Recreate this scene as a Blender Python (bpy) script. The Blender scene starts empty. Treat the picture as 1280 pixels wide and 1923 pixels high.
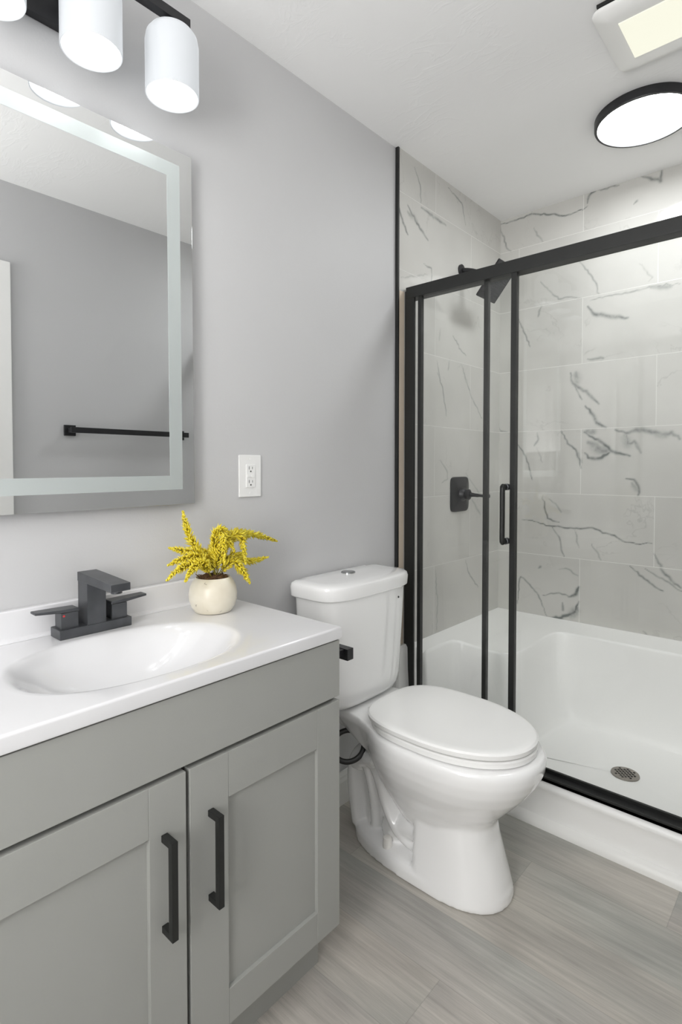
import bpy, bmesh, math, random
import numpy as np
from mathutils import Vector, Matrix, noise as mnoise
random.seed(7)
PI = math.pi
C = bpy.context.scene.collection
scene = bpy.context.scene

# ---------------------------------------------------------------- camera / light / exposure
FPX, PY = 1033.5, 902.5
cam_d = bpy.data.cameras.new('camera'); cam = bpy.data.objects.new('camera', cam_d); C.objects.link(cam)
cam_d.sensor_fit = 'HORIZONTAL'; cam_d.sensor_width = 36.0
cam_d.lens = FPX / 1280 * 36.0
cam_d.shift_y = -(961.5 - PY) / 1280
cam_d.clip_start = 0.02
cam.location = (1.2976, 0.0, 1.2011)
cam.rotation_euler = (math.radians(90 - 1.475), 0, math.radians(42.048))
scene.camera = cam
vs = scene.view_settings
vs.view_transform = 'Standard'; vs.look = 'None'; vs.gamma = 1; vs.use_curve_mapping = False
vs.exposure = 0.24
scene.display_settings.display_device = 'sRGB'
world = bpy.data.worlds.new('world'); scene.world = world; world.use_nodes = True
world.node_tree.nodes['Background'].inputs[0].default_value = (0.9, 0.93, 1, 1)
world.node_tree.nodes['Background'].inputs[1].default_value = 0.3
scene.cycles.max_bounces = 12; scene.cycles.diffuse_bounces = 8; scene.cycles.glossy_bounces = 6
scene.cycles.transparent_max_bounces = 24; scene.cycles.caustics_reflective = False
scene.cycles.sample_clamp_indirect = 6.0
scene.cycles.use_denoising = True
SHADE_E = 5.0; DISC_E = 30.0; FAN_E = 0.68; WIN_FILL_W = 24.0; BOUNCE_W = 14.5

def lamp(name, kind, loc, power, size, rot=(0, 0, 0), color=(1, 1, 1), sy=None):
    l = bpy.data.lights.new(name, kind); l.energy = power; l.color = color
    if kind == 'AREA':
        l.size = size
        if sy: l.shape = 'RECTANGLE'; l.size_y = sy
    else: l.shadow_soft_size = size
    o = bpy.data.objects.new(name, l); C.objects.link(o); o.location = loc; o.rotation_euler = rot
    return o
# two unseen fill lights added to brighten the room: ceiling bounce and rear opening
lamp('added_bounce_fill', 'AREA', (.82, -.62, 1.32), BOUNCE_W, .8, (math.radians(180), 0, 0), (1, .995, .985), .7)
lamp('added_window_fill', 'AREA', (1.14, -1.03, 1.45), WIN_FILL_W, .48, (math.radians(90), 0, 0), (1, .99, .975), 1.26)

# ---------------------------------------------------------------- materials
MATS = {}
def srgb(r, g, b):
    f = lambda c: (c/255/12.92) if c/255 <= .04045 else ((c/255+.055)/1.055)**2.4
    return (f(r), f(g), f(b), 1)
def nm(name):
    m = bpy.data.materials.new(name); m.use_nodes = True; MATS[name] = m
    nt = m.node_tree; return m, nt, nt.nodes['Principled BSDF']
class N:
    def __init__(s, nt): s.nt = nt
    def __call__(s, t, props=None, **ins):
        n = s.nt.nodes.new(t)
        for k, v in (props or {}).items(): setattr(n, k, v)
        for k, v in ins.items():
            key = int(k[1:]) if k[0] == '_' and k[1:].isdigit() else k.replace('_', ' ')
            if isinstance(v, bpy.types.NodeSocket): s.nt.links.new(v, n.inputs[key])
            else: n.inputs[key].default_value = v
        return n
    def m(s, op, a, b=0.0, c=None):
        n = s.nt.nodes.new('ShaderNodeMath'); n.operation = op
        for i, v in enumerate((a, b) + ((c,) if c is not None else ())):
            if isinstance(v, bpy.types.NodeSocket): s.nt.links.new(v, n.inputs[i])
            else: n.inputs[i].default_value = v
        return n.outputs[0]
    def ramp(s, fac, stops):
        n = s.nt.nodes.new('ShaderNodeValToRGB'); e = n.color_ramp.elements
        while len(e) < len(stops): e.new(0.5)
        for el, (p, c) in zip(e, stops): el.position = p; el.color = c if len(c) == 4 else (*c, 1)
        s.nt.links.new(fac, n.inputs[0]); return n.outputs[0]
    def mix(s, fac, a, b, mode='MIX'):
        n = s.nt.nodes.new('ShaderNodeMix'); n.data_type = 'RGBA'; n.blend_type = mode
        for i, v in ((0, fac), (6, a), (7, b)):
            if isinstance(v, bpy.types.NodeSocket): s.nt.links.new(v, n.inputs[i])
            else: n.inputs[i].default_value = v
        return n.outputs[2]
    def link(s, a, b): s.nt.links.new(a, b)

def simple(name, col, rough=.5, metal=0, nscale=0, namp=.03, bump=0, bscale=60, coat=0, spec=.5, edge=None):
    m, nt, p = nm(name); n = N(nt)
    p.inputs['Roughness'].default_value = rough; p.inputs['Metallic'].default_value = metal
    p.inputs['Specular IOR Level'].default_value = spec
    if coat: p.inputs['Coat Weight'].default_value = coat; p.inputs['Coat Roughness'].default_value = .05
    tc = n('ShaderNodeTexCoord')
    if nscale:
        nz = n('ShaderNodeTexNoise', Vector=tc.outputs['Object'], Scale=nscale, Detail=3.0)
        c = n.ramp(nz.outputs[0], [(.3, [x*(1-namp) for x in col[:3]]), (.7, [min(1, x*(1+namp)) for x in col[:3]])])
        n.link(c, p.inputs['Base Color'])
    else: p.inputs['Base Color'].default_value = col
    if bump:
        nb = n('ShaderNodeTexNoise', Vector=tc.outputs['Object'], Scale=bscale, Detail=4.0)
        b = n('ShaderNodeBump', Height=nb.outputs[0], Strength=bump, Distance=.002)
        n.link(b.outputs[0], p.inputs['Normal'])
    return m
M_WALL = simple('grey_paint', srgb(197, 197, 198), .55, nscale=2, namp=.015, bump=.12, bscale=180)
M_TRIM = simple('white_trim_paint', srgb(240, 240, 238), .3, nscale=4, namp=.01)
M_BLACK = simple('matte_black_metal', srgb(44, 44, 46), .38, 0.35, nscale=30, namp=.12)
M_BLACKD = simple('black_powder_coat', srgb(30, 31, 30), .45, 0.1, nscale=20, namp=.1)
M_GUN = simple('gunmetal_black', srgb(80, 82, 85), .36, 0.5, nscale=25, namp=.15)
M_CAB = simple('grey_cabinet_paint', srgb(158, 159, 155), .42, nscale=6, namp=.012, bump=.05, bscale=250)
M_GAP = simple('dark_gap', srgb(60, 60, 56), .7, nscale=5)
M_MARBLE_TOP = simple('white_cultured_marble', srgb(222, 222, 224), .16, nscale=5, namp=.012, coat=.5)
M_CERAMIC = simple('white_vitreous_china', srgb(246, 246, 246), .09, nscale=3, namp=.008, coat=.6)
M_PLAS = simple('white_seat_plastic', srgb(247, 247, 246), .2, nscale=3, namp=.006)
M_ACRYL = simple('white_acrylic', srgb(245, 245, 244), .28, nscale=4, namp=.01, bump=.03, bscale=300)
M_CHROME = simple('brushed_chrome', srgb(170, 172, 172), .22, 1, nscale=40, namp=.05)
M_NICK = simple('brushed_nickel_drain', srgb(150, 145, 138), .35, .9, nscale=60, namp=.08)
M_HOLE = simple('drain_hole_dark', srgb(40, 38, 36), .8, nscale=20)
M_OUTLET = simple('white_outlet_plastic', srgb(236, 236, 235), .3, nscale=10, namp=.005)
M_SLOT = simple('outlet_slot_dark', srgb(40, 40, 40), .6, nscale=10)
M_RED = simple('red_hot_mark', srgb(200, 60, 60), .5, nscale=10)
M_SILVER = simple('mirror_edge_silver', srgb(200, 202, 202), .25, .6, nscale=10)
M_RUBBER = simple('black_hose_rubber', srgb(36, 36, 36), .35, nscale=30)
M_BEIGE = simple('beige_tile_body', srgb(214, 200, 182), .5, nscale=12, namp=.03)
M_SOIL = simple('brown_moss', srgb(96, 70, 46), .9, nscale=160, namp=.5, bump=1, bscale=220)
M_DOORP = simple('white_door_paint', srgb(238, 238, 238), .35, nscale=4, namp=.01)
M_BOLT = simple('off_white_bolt_cap', srgb(238, 236, 232), .3, nscale=10, namp=.01)

m, nt, p = nm('ceiling_skip_trowel'); n = N(nt); M_CEIL = m
tc = n('ShaderNodeTexCoord')
p.inputs['Base Color'].default_value = srgb(240, 240, 240); p.inputs['Roughness'].default_value = .75
w1 = n('ShaderNodeTexNoise', Vector=tc.outputs['Object'], Scale=3.0, Detail=2.0)
mp = n('ShaderNodeMapping', Vector=tc.outputs['Object'], Rotation=(0, 0, .7), Scale=(1, 2.6, 1))
w2 = n('ShaderNodeTexNoise', Vector=mp.outputs[0], Scale=5.0, Detail=5.0, Distortion=1.6)
rg = n.ramp(w2.outputs[0], [(.5, (0, 0, 0)), (.56, (1, 1, 1)), (.6, (.3, .3, .3))])
msk = n.ramp(w1.outputs[0], [(.45, (0, 0, 0)), (.6, (1, 1, 1))])
hh = n.m('MULTIPLY', rg, msk)
b = n('ShaderNodeBump', Height=hh, Strength=.14, Distance=.003); n.link(b.outputs[0], p.inputs['Normal'])

# floor: grey wood-look planks running across the room (along x), 0.35 m blocks in y, staggered
m, nt, p = nm('grey_wood_plank_floor'); n = N(nt); M_FLOOR = m
tc = n('ShaderNodeTexCoord'); sp = n('ShaderNodeSeparateXYZ', Vector=tc.outputs['Object'])
X, Y = sp.outputs[0], sp.outputs[1]
PW, PL_ = .1735, 1.22
ry = n.m('DIVIDE', n.m('SUBTRACT', Y, 1.088 - 3*PW), PW); iy = n.m('FLOOR', ry); fy = n.m('SUBTRACT', ry, iy)
off = n.m('ADD', n.m('MULTIPLY', n.m('SUBTRACT', n.m('MODULO', n.m('ADD', iy, 30.0), 3.0), 2.0), .43), .627)
rx = n.m('DIVIDE', n.m('SUBTRACT', X, off), PL_); ix = n.m('FLOOR', rx); fx = n.m('SUBTRACT', rx, ix)
idv = n('ShaderNodeCombineXYZ', X=ix, Y=iy, Z=0.0)
wn = n('ShaderNodeTexWhiteNoise', Vector=idv.outputs[0])
sc = n('ShaderNodeVectorMath', {'operation': 'SCALE'}, Vector=wn.outputs['Color'], Scale=7.0)
pos = n('ShaderNodeVectorMath', {'operation': 'ADD'}, _0=tc.outputs['Object'], _1=sc.outputs[0])
mp = n('ShaderNodeMapping', Vector=pos.outputs[0], Scale=(1.4, 30, 1))
g1 = n('ShaderNodeTexNoise', Vector=mp.outputs[0], Scale=2.2, Detail=7.0, Roughness=.62, Distortion=.5)
mp2 = n('ShaderNodeMapping', Vector=pos.outputs[0], Scale=(5, 120, 1))
g2 = n('ShaderNodeTexNoise', Vector=mp2.outputs[0], Scale=3.0, Detail=4.0, Roughness=.7)
mp3 = n('ShaderNodeMapping', Vector=pos.outputs[0], Scale=(1.3, 3.4, 1))
g3 = n('ShaderNodeTexNoise', Vector=mp3.outputs[0], Scale=2.0, Detail=2.0)
g4 = n('ShaderNodeTexNoise', Vector=mp3.outputs[0], Scale=1.1, Detail=1.0)
c = n.ramp(g1.outputs[0], [(.25, srgb(174, 171, 165)), (.5, srgb(190, 187, 181)), (.75, srgb(203, 200, 194))])
c = n.mix(.32, c, n.ramp(g2.outputs[0], [(.35, (.62, .62, .62)), (.6, (1, 1, 1))]), 'MULTIPLY')
c = n.mix(1.0, c, n.ramp(g3.outputs[0], [(.33, (.76, .76, .765)), (.62, (1.0, 1.0, 1.0))]), 'MULTIPLY')
c = n.mix(.5, c, n.ramp(g4.outputs[0], [(.35, (.86, .93, .92)), (.65, (1, .955, .925))]), 'MULTIPLY')
c = n.mix(1.0, c, n.ramp(wn.outputs[0], [(0, (.92, .92, .93)), (1, (1.08, 1.07, 1.05))]), 'MULTIPLY')
# a few knots / dark ticks
mk = n('ShaderNodeMapping', Vector=pos.outputs[0], Scale=(5, 13, 1))
vk = n('ShaderNodeTexVoronoi', Vector=mk.outputs[0], Scale=1.0)
wk = n('ShaderNodeTexWave', {'wave_type': 'RINGS'}, Vector=mp.outputs[0], Scale=.6, Distortion=6.0, Detail=3.0)
c = n.mix(.10, c, n.ramp(wk.outputs[0], [(.2, (.7, .7, .7)), (.5, (1, 1, 1))]), 'MULTIPLY')
c = n.mix(.35, c, n.ramp(vk.outputs['Distance'], [(.02, (.45, .42, .4)), (.055, (1, 1, 1))]), 'MULTIPLY')
ey = n.m('MINIMUM', fy, n.m('SUBTRACT', 1.0, fy)); ex = n.m('MULTIPLY', n.m('MINIMUM', fx, n.m('SUBTRACT', 1.0, fx)), PL_/PW)
em = n.m('MINIMUM', ex, ey)
seam = n.ramp(em, [(0, (.78, .78, .78)), (.009, (1, 1, 1))])
c = n.mix(1.0, c, seam, 'MULTIPLY')
n.link(c, p.inputs['Base Color']); p.inputs['Roughness'].default_value = .38
b = n('ShaderNodeBump', Height=n.m('ADD', n.m('MULTIPLY', g2.outputs[0], .3), n.ramp(em, [(0, (0, 0, 0)), (.012, (1, 1, 1))])), Strength=.12, Distance=.001)
n.link(b.outputs[0], p.inputs['Normal'])

# marble-look tile, ax = horizontal axis of the wall (0 -> x, 1 -> y)
def tile_mat(name, ax, shift, painted=True):
    m, nt, p = nm(name); n = N(nt)
    tc = n('ShaderNodeTexCoord'); sp = n('ShaderNodeSeparateXYZ', Vector=tc.outputs['Object'])
    H = sp.outputs[ax]; Z = sp.outputs[2]
    r = n.m('DIVIDE', n.m('SUBTRACT', Z, .772 - 4*.3006), .3006); ir = n.m('FLOOR', r); fr = n.m('SUBTRACT', r, ir)
    par = n.m('MODULO', ir, 2.0)
    h = n.m('DIVIDE', n.m('SUBTRACT', H, n.m('ADD', shift - 6.11, n.m('MULTIPLY', par, -.3055))), .611)
    ih = n.m('FLOOR', h); fh = n.m('SUBTRACT', h, ih)
    idv = n('ShaderNodeCombineXYZ', X=ih, Y=ir, Z=float(ax)); wn = n('ShaderNodeTexWhiteNoise', Vector=idv.outputs[0])
    sc = n('ShaderNodeVectorMath', {'operation': 'SCALE'}, Vector=wn.outputs['Color'], Scale=9.0)
    pos = n('ShaderNodeVectorMath', {'operation': 'ADD'}, _0=tc.outputs['Object'], _1=sc.outputs[0])
    cl = n('ShaderNodeTexNoise', Vector=pos.outputs[0], Scale=3.0, Detail=3.0)
    c = n.ramp(cl.outputs[0], [(.3, srgb(194, 193, 189)), (.7, srgb(205, 204, 200))])
    # faint veins in every tile
    rot = n('ShaderNodeMapping', Vector=pos.outputs[0], Rotation=(.4, .9, .5), Scale=(1, 2.2, 1.4))
    v = n('ShaderNodeTexNoise', Vector=rot.outputs[0], Scale=2.4, Detail=6.0, Roughness=.55, Distortion=.4)
    d = n.m('ABSOLUTE', n.m('SUBTRACT', v.outputs[0], .5))
    vm = n.ramp(d, [(0, (1, 1, 1)), (.012 if not painted else .008, (0, 0, 0))])
    ms = n('ShaderNodeTexNoise', Vector=pos.outputs[0], Scale=3.5, Detail=2.0)
    vm = n.m('MULTIPLY', vm, n.ramp(ms.outputs[0], [(.5, (0, 0, 0)), (.62, (1, 1, 1))]))
    c = n.mix(n.m('MULTIPLY', vm, .3 if painted else .7), c, srgb(150, 150, 146))
    if painted:
        at = n('ShaderNodeAttribute', {'attribute_name': 'vein'})
        nz = n('ShaderNodeTexNoise', Vector=tc.outputs['Object'], Scale=28.0, Detail=5.0, Roughness=.65)
        f = n.m('MULTIPLY', at.outputs['Fac'], n.ramp(nz.outputs[0], [(.3, (.55, .55, .55)), (.6, (1.3, 1.3, 1.3))]))
        c = n.mix(f, c, srgb(116, 120, 118))
    eh = n.m('MULTIPLY', n.m('MINIMUM', fh, n.m('SUBTRACT', 1.0, fh)), .611); ez = n.m('MULTIPLY', n.m('MINIMUM', fr, n.m('SUBTRACT', 1.0, fr)), .3006)
    e = n.m('MINIMUM', eh, ez)
    gm = n.ramp(n.m('MULTIPLY', e, 100.0), [(.09, (1, 1, 1)), (.15, (0, 0, 0))])
    c = n.mix(n.m('MULTIPLY', gm, .6 if ax == 0 else .3), c, srgb(232, 232, 228))
    n.link(c, p.inputs['Base Color'])
    n.link(n.m('ADD', .07, n.m('MULTIPLY', gm, .5)), p.inputs['Roughness'])
    b = n('ShaderNodeBump', {'invert': True}, Height=gm, Strength=.3, Distance=.001); n.link(b.outputs[0], p.inputs['Normal'])
    return m
M_TILEB = tile_mat('marble_tile_back', 0, .722, True)
M_TILEL = tile_mat('marble_tile_left', 1, 1.72, True)
M_TILER = tile_mat('marble_tile_right', 1, 1.9, False)

m, nt, p = nm('mirror_glass'); M_MIRROR = m
p.inputs['Metallic'].default_value = 1; p.inputs['Roughness'].default_value = .0; p.inputs['Base Color'].default_value = (.86, .87, .87, 1)
m, nt, p = nm('frosted_mirror_strip'); M_STRIP = m
p.inputs['Base Color'].default_value = (.66, .71, .705, 1); p.inputs['Roughness'].default_value = .42
p.inputs['Metallic'].default_value = .65

m = bpy.data.materials.new('clear_shower_glass'); m.use_nodes = True; M_GLASS = m; nt = m.node_tree; nt.nodes.clear(); n = N(nt)
tr = n('ShaderNodeBsdfTransparent', Color=(.978, .982, .978, 1)); gl = n('ShaderNodeBsdfGlossy', Color=(1, 1, 1, 1), Roughness=.0)
fr = n('ShaderNodeFresnel', IOR=1.45); ge = n('ShaderNodeNewGeometry'); ff = n.m('MULTIPLY', fr.outputs[0], n.m('SUBTRACT', 1.0, ge.outputs['Backfacing']))
mx = n('ShaderNodeMixShader', Fac=ff, _1=tr.outputs[0], _2=gl.outputs[0])
o = n('ShaderNodeOutputMaterial'); n.link(mx.outputs[0], o.inputs[0])

def emit(name, col, s, base=(.9, .9, .9, 1)):
    m, nt, p = nm(name)
    p.inputs['Base Color'].default_value = base; p.inputs['Emission Color'].default_value = col; p.inputs['Emission Strength'].default_value = s
    p.inputs['Roughness'].default_value = .3
    return m
M_SHADE = emit('lit_opal_glass', (.92, .96, 1, 1), .38, (.30, .31, .32, 1))
M_SHADEIN = emit('lit_opal_glass_inside', (.96, .99, 1, 1), 4.0, (.85, .87, .88, 1))
M_BULB = emit('lit_bulb', (1, .99, .97, 1), SHADE_E*4.0)
M_DISC = emit('lit_white_diffuser', (.97, .99, 1, 1), DISC_E)
M_DISC.node_tree.nodes['Principled BSDF'].inputs['Base Color'].default_value = (.5, .5, .5, 1)
M_FANL = emit('warm_fan_lens', (.95, .94, .78, 1), FAN_E, (.3, .3, .26, 1))

m, nt, p = nm('cream_crackle_pottery'); n = N(nt); M_POT = m
tc = n('ShaderNodeTexCoord')
nz = n('ShaderNodeTexNoise', Vector=tc.outputs['Object'], Scale=14.0, Detail=3.0)
c = n.ramp(nz.outputs[0], [(.3, srgb(214, 206, 188)), (.7, srgb(232, 227, 212))])
vo = n('ShaderNodeTexVoronoi', {'feature': 'DISTANCE_TO_EDGE'}, Vector=tc.outputs['Object'], Scale=46.0)
ck = n.ramp(vo.outputs['Distance'], [(.0, (1, 1, 1)), (.035, (0, 0, 0))])
mk = n('ShaderNodeTexNoise', Vector=tc.outputs['Object'], Scale=33.0, Detail=2.0)
ck = n.m('MULTIPLY', ck, n.ramp(mk.outputs[0], [(.64, (0, 0, 0)), (.68, (1, 1, 1))]))
c = n.mix(ck, c, srgb(84, 70, 52)); n.link(c, p.inputs['Base Color']); p.inputs['Roughness'].default_value = .3

m, nt, p = nm('yellow_plume'); n = N(nt); M_PLUME = m
at = n('ShaderNodeAttribute', {'attribute_name': 'tone'})
c = n.ramp(at.outputs['Fac'], [(0, srgb(160, 132, 10)), (.45, srgb(228, 208, 38)), (1, srgb(244, 232, 96))])
n.link(c, p.inputs['Base Color']); p.inputs['Roughness'].default_value = .6
try: p.inputs['Subsurface Weight'].default_value = .0
except Exception: pass
M_STEM = simple('plume_stem_green', srgb(150, 140, 50), .6, nscale=40)

# ---------------------------------------------------------------- mesh helpers
def add_box(bm, lo, hi, bevel=0, seg=2):
    lo = Vector(lo); hi = Vector(hi)
    r = bmesh.ops.create_cube(bm, size=1.0, matrix=Matrix.Translation((lo+hi)/2) @ Matrix.Diagonal((*(hi-lo), 1)))
    if bevel:
        es = list({e for v in r['verts'] for e in v.link_edges})
        bmesh.ops.bevel(bm, geom=es, offset=bevel, segments=seg, affect='EDGES', profile=.5)
def BX(lo, hi, bevel=0, seg=2):
    bm = bmesh.new(); add_box(bm, lo, hi, bevel, seg); return bm
def loft(bm, rings, cap0=True, cap1=True, closed=True):
    vr = [[bm.verts.new(p) for p in r] for r in rings]; k = len(vr[0])
    for a, b in zip(vr[:-1], vr[1:]):
        for i in range(k if closed else k-1):
            j = (i+1) % k
            try: bm.faces.new((a[i], a[j], b[j], b[i]))
            except ValueError: pass
    if cap0: bm.faces.new(list(reversed(vr[0])))
    if cap1: bm.faces.new(vr[-1])
    return vr
def add_tube(bm, pts, r, seg=12, cap=True):
    pts = [Vector(p) for p in pts]; rings = []; up = None
    rr = r if isinstance(r, (list, tuple)) else [r]*len(pts)
    for i, p in enumerate(pts):
        t = (pts[min(i+1, len(pts)-1)] - pts[max(i-1, 0)]).normalized()
        if up is None: up = t.orthogonal().normalized()
        up = (up - t*up.dot(t)).normalized(); s = t.cross(up)
        rings.append([p + (up*math.cos(a)+s*math.sin(a))*rr[i] for a in [2*PI*k/seg for k in range(seg)]])
    loft(bm, rings, cap, cap)
def add_lathe(bm, prof, cx, cy, seg=48, cap0=False, cap1=False):
    loft(bm, [[(cx+r*math.cos(2*PI*k/seg), cy+r*math.sin(2*PI*k/seg), z) for k in range(seg)] for r, z in prof], cap0, cap1)
def sup(xb, xf, hw, xm, pf, pb, z, yc, k=96):
    """plan outline at height z: straight-ish back at xb, nose at xf, widest (half width hw) at xm"""
    out = []
    for i in range(k):
        a = 2*PI*i/k; c, s = math.cos(a), math.sin(a); pw = pf if c > 0 else pb
        ex = 2/pw
        x = xm + (xf-xm if c > 0 else xm-xb) * math.copysign(abs(c)**ex, c)
        y = yc + hw*math.copysign(abs(s)**ex, s)
        out.append((x, y, z))
    return out
def smooth_path(pts, n=6):
    P = [Vector(p) for p in pts]; out = []
    for i in range(len(P)-1):
        p0, p1, p2, p3 = P[max(i-1, 0)], P[i], P[i+1], P[min(i+2, len(P)-1)]
        for k in range(n):
            t = k/n
            out.append(.5*((2*p1)+(-p0+p2)*t+(2*p0-5*p1+4*p2-p3)*t*t+(-p0+3*p1-3*p2+p3)*t**3))
    out.append(P[-1]); return out
def obj(name, bm, mat, parent=None, angle=35, label=None):
    me = bpy.data.meshes.new(name); bmesh.ops.recalc_face_normals(bm, faces=bm.faces[:]); bm.to_mesh(me); bm.free()
    for mm in (mat if isinstance(mat, (list, tuple)) else [mat]): me.materials.append(mm)
    me.shade_smooth(); me.set_sharp_from_angle(angle=math.radians(angle))
    o = bpy.data.objects.new(name, me); C.objects.link(o)
    if angle < 100:
        wn_ = o.modifiers.new('weighted_normal', 'WEIGHTED_NORMAL'); wn_.keep_sharp = True; wn_.weight = 100
    if parent:
        o.parent = parent; o.matrix_parent_inverse = Matrix.Translation(parent.location).inverted()
    if label: o['label'] = label
    return o
def thing(name, label, cat, loc=(0, 0, 0), group=None):
    o = bpy.data.objects.new(name, None); C.objects.link(o); o.location = loc; o.empty_display_size = .05
    o['label'] = label; o['category'] = cat
    if group: o['group'] = group
    return o
def tag(o, label, cat, group=None):
    o['label'] = label; o['category'] = cat
    if group: o['group'] = group
    return o
def struct(name, bm, mat, parent=None, angle=35):
    o = obj(name, bm, mat, parent, angle)
    if not parent: o['kind'] = 'structure'
    return o
# marble veins (wall coordinates in metres, half width, strength) and plume paths
VB = [([(0.008,2.425),(0.068,2.422),(0.109,2.423),(0.182,2.425),(0.27,2.396),(0.333,2.37),(0.414,2.373),(0.432,2.383)],0.002,0.8),([(0.008,2.414),(0.033,2.345),(0.045,2.297),(0.069,2.274)],0.002,0.6),([(0.183,2.358),(0.211,2.307),(0.228,2.279)],0.0014,0.4),([(0.433,2.397),(0.441,2.43),(0.467,2.442)],0.0041,0.9),([(0.467,2.442),(0.565,2.433)],0.002,0.6),([(0.654,2.441),(0.706,2.409),(0.727,2.393),(0.73,2.438)],0.0048,0.6),([(0.625,2.332),(0.638,2.342)],0.0034,0.5),([(0.397,2.144),(0.437,2.093),(0.476,2.024),(0.488,1.976)],0.002,0.5),([(0.219,2.091),(0.274,2.026),(0.306,1.99),(0.337,1.992),(0.418,1.973)],0.002,0.5),([(0.107,1.939),(0.142,1.856),(0.171,1.786)],0.002,0.6),([(0.225,1.972),(0.209,1.926)],0.0034,0.4),([(0.439,1.93),(0.468,1.889),(0.535,1.867),(0.608,1.849)],0.0068,0.6),([(0.448,1.954),(0.515,1.96),(0.607,1.956),(0.703,1.964),(0.802,1.952)],0.0027,0.45),([(0.695,1.959),(0.77,1.948)],0.0082,0.35),([(0.441,1.691),(0.509,1.687)],0.0048,0.5),([(0.65,2.071),(0.702,2.002),(0.686,1.987)],0.0027,0.25),([(0.366,1.637),(0.371,1.598),(0.4,1.567),(0.446,1.534),(0.492,1.483)],0.0057,0.55),([(0.39,1.635),(0.395,1.596)],0.0139,0.4),([(0.381,1.578),(0.419,1.508)],0.0025,0.6),([(0.433,1.478),(0.465,1.438),(0.484,1.399),(0.524,1.376)],0.0057,0.65),([(0.326,1.368),(0.355,1.309),(0.393,1.279),(0.418,1.192)],0.0032,0.7),([(0.398,1.274),(0.417,1.221)],0.0063,0.4),([(0.105,1.316),(0.143,1.263),(0.17,1.201),(0.187,1.135)],0.0025,0.65),([(0.21,1.363),(0.216,1.333),(0.196,1.303)],0.0038,0.5),([(0.206,1.293),(0.237,1.221)],0.0019,0.25),([(0.43,1.359),(0.466,1.334),(0.511,1.304),(0.555,1.266),(0.623,1.247)],0.0057,0.7),([(0.449,1.311),(0.485,1.281),(0.529,1.271)],0.0164,0.5),([(0.433,1.263),(0.449,1.241),(0.494,1.237),(0.538,1.262)],0.0057,0.8),([(0.43,1.359),(0.475,1.359)],0.0088,0.6),([(0.563,1.363),(0.605,1.347),(0.647,1.359),(0.695,1.352),(0.758,1.337),(0.781,1.344),(0.81,1.315)],0.0076,0.55),([(0.605,1.347),(0.614,1.301),(0.639,1.31),(0.666,1.26)],0.0057,0.45),([(0.601,1.338),(0.614,1.297)],0.0164,0.3),([(0.711,1.347),(0.758,1.332)],0.0126,0.35),([(0.608,1.147),(0.641,1.143),(0.658,1.116),(0.658,1.075)],0.0044,0.65),([(0.633,1.129),(0.654,1.102)],0.0088,0.35),([(0.239,1.06),(0.249,1.031),(0.252,0.99),(0.265,0.951),(0.32,0.937)],0.0019,0.75),([(0.269,1.046),(0.31,1.013),(0.329,0.985)],0.0019,0.4),([(0.135,0.938),(0.188,0.936),(0.23,0.923),(0.271,0.916),(0.33,0.914),(0.388,0.912),(0.471,0.921),(0.551,0.895),(0.611,0.868),(0.669,0.864),(0.713,0.873)],0.0025,0.8),([(0.286,0.912),(0.321,0.865),(0.331,0.807),(0.346,0.774)],0.0019,0.6),([(0.393,0.906),(0.412,0.825)],0.0019,0.35),([(0.467,0.849),(0.509,0.778)],0.0019,0.4),([(0.117,0.513),(0.122,0.598),(0.133,0.651),(0.17,0.625),(0.223,0.572),(0.265,0.477)],0.0025,0.6),([(0.244,0.575),(0.284,0.591),(0.324,0.599),(0.377,0.586)],0.0025,0.6),([(0.339,0.555),(0.342,0.521)],0.0044,0.6),([(0.367,0.587),(0.401,0.605),(0.414,0.641)],0.0057,0.8),([(0.415,0.573),(0.397,0.521),(0.335,0.482),(0.275,0.471)],0.0057,0.8),([(0.406,0.542),(0.383,0.499)],0.0139,0.5),([(0.629,0.764),(0.679,0.725),(0.728,0.687),(0.759,0.674)],0.0032,0.7),([(0.687,0.762),(0.766,0.719),(0.827,0.684)],0.0025,0.5),([(0.722,0.829),(0.766,0.745),(0.789,0.722),(0.823,0.697)],0.0044,0.6),([(0.682,0.49),(0.7,0.474)],0.0025,0.4),([(0.222,0.704),(0.232,0.714)],0.0044,0.5),([(0.322,0.712),(0.352,0.72),(0.409,0.693)],0.0019,0.4),([(-0.007,1.415),(0.021,1.381),(0.055,1.375)],0.0025,0.5)]
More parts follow.
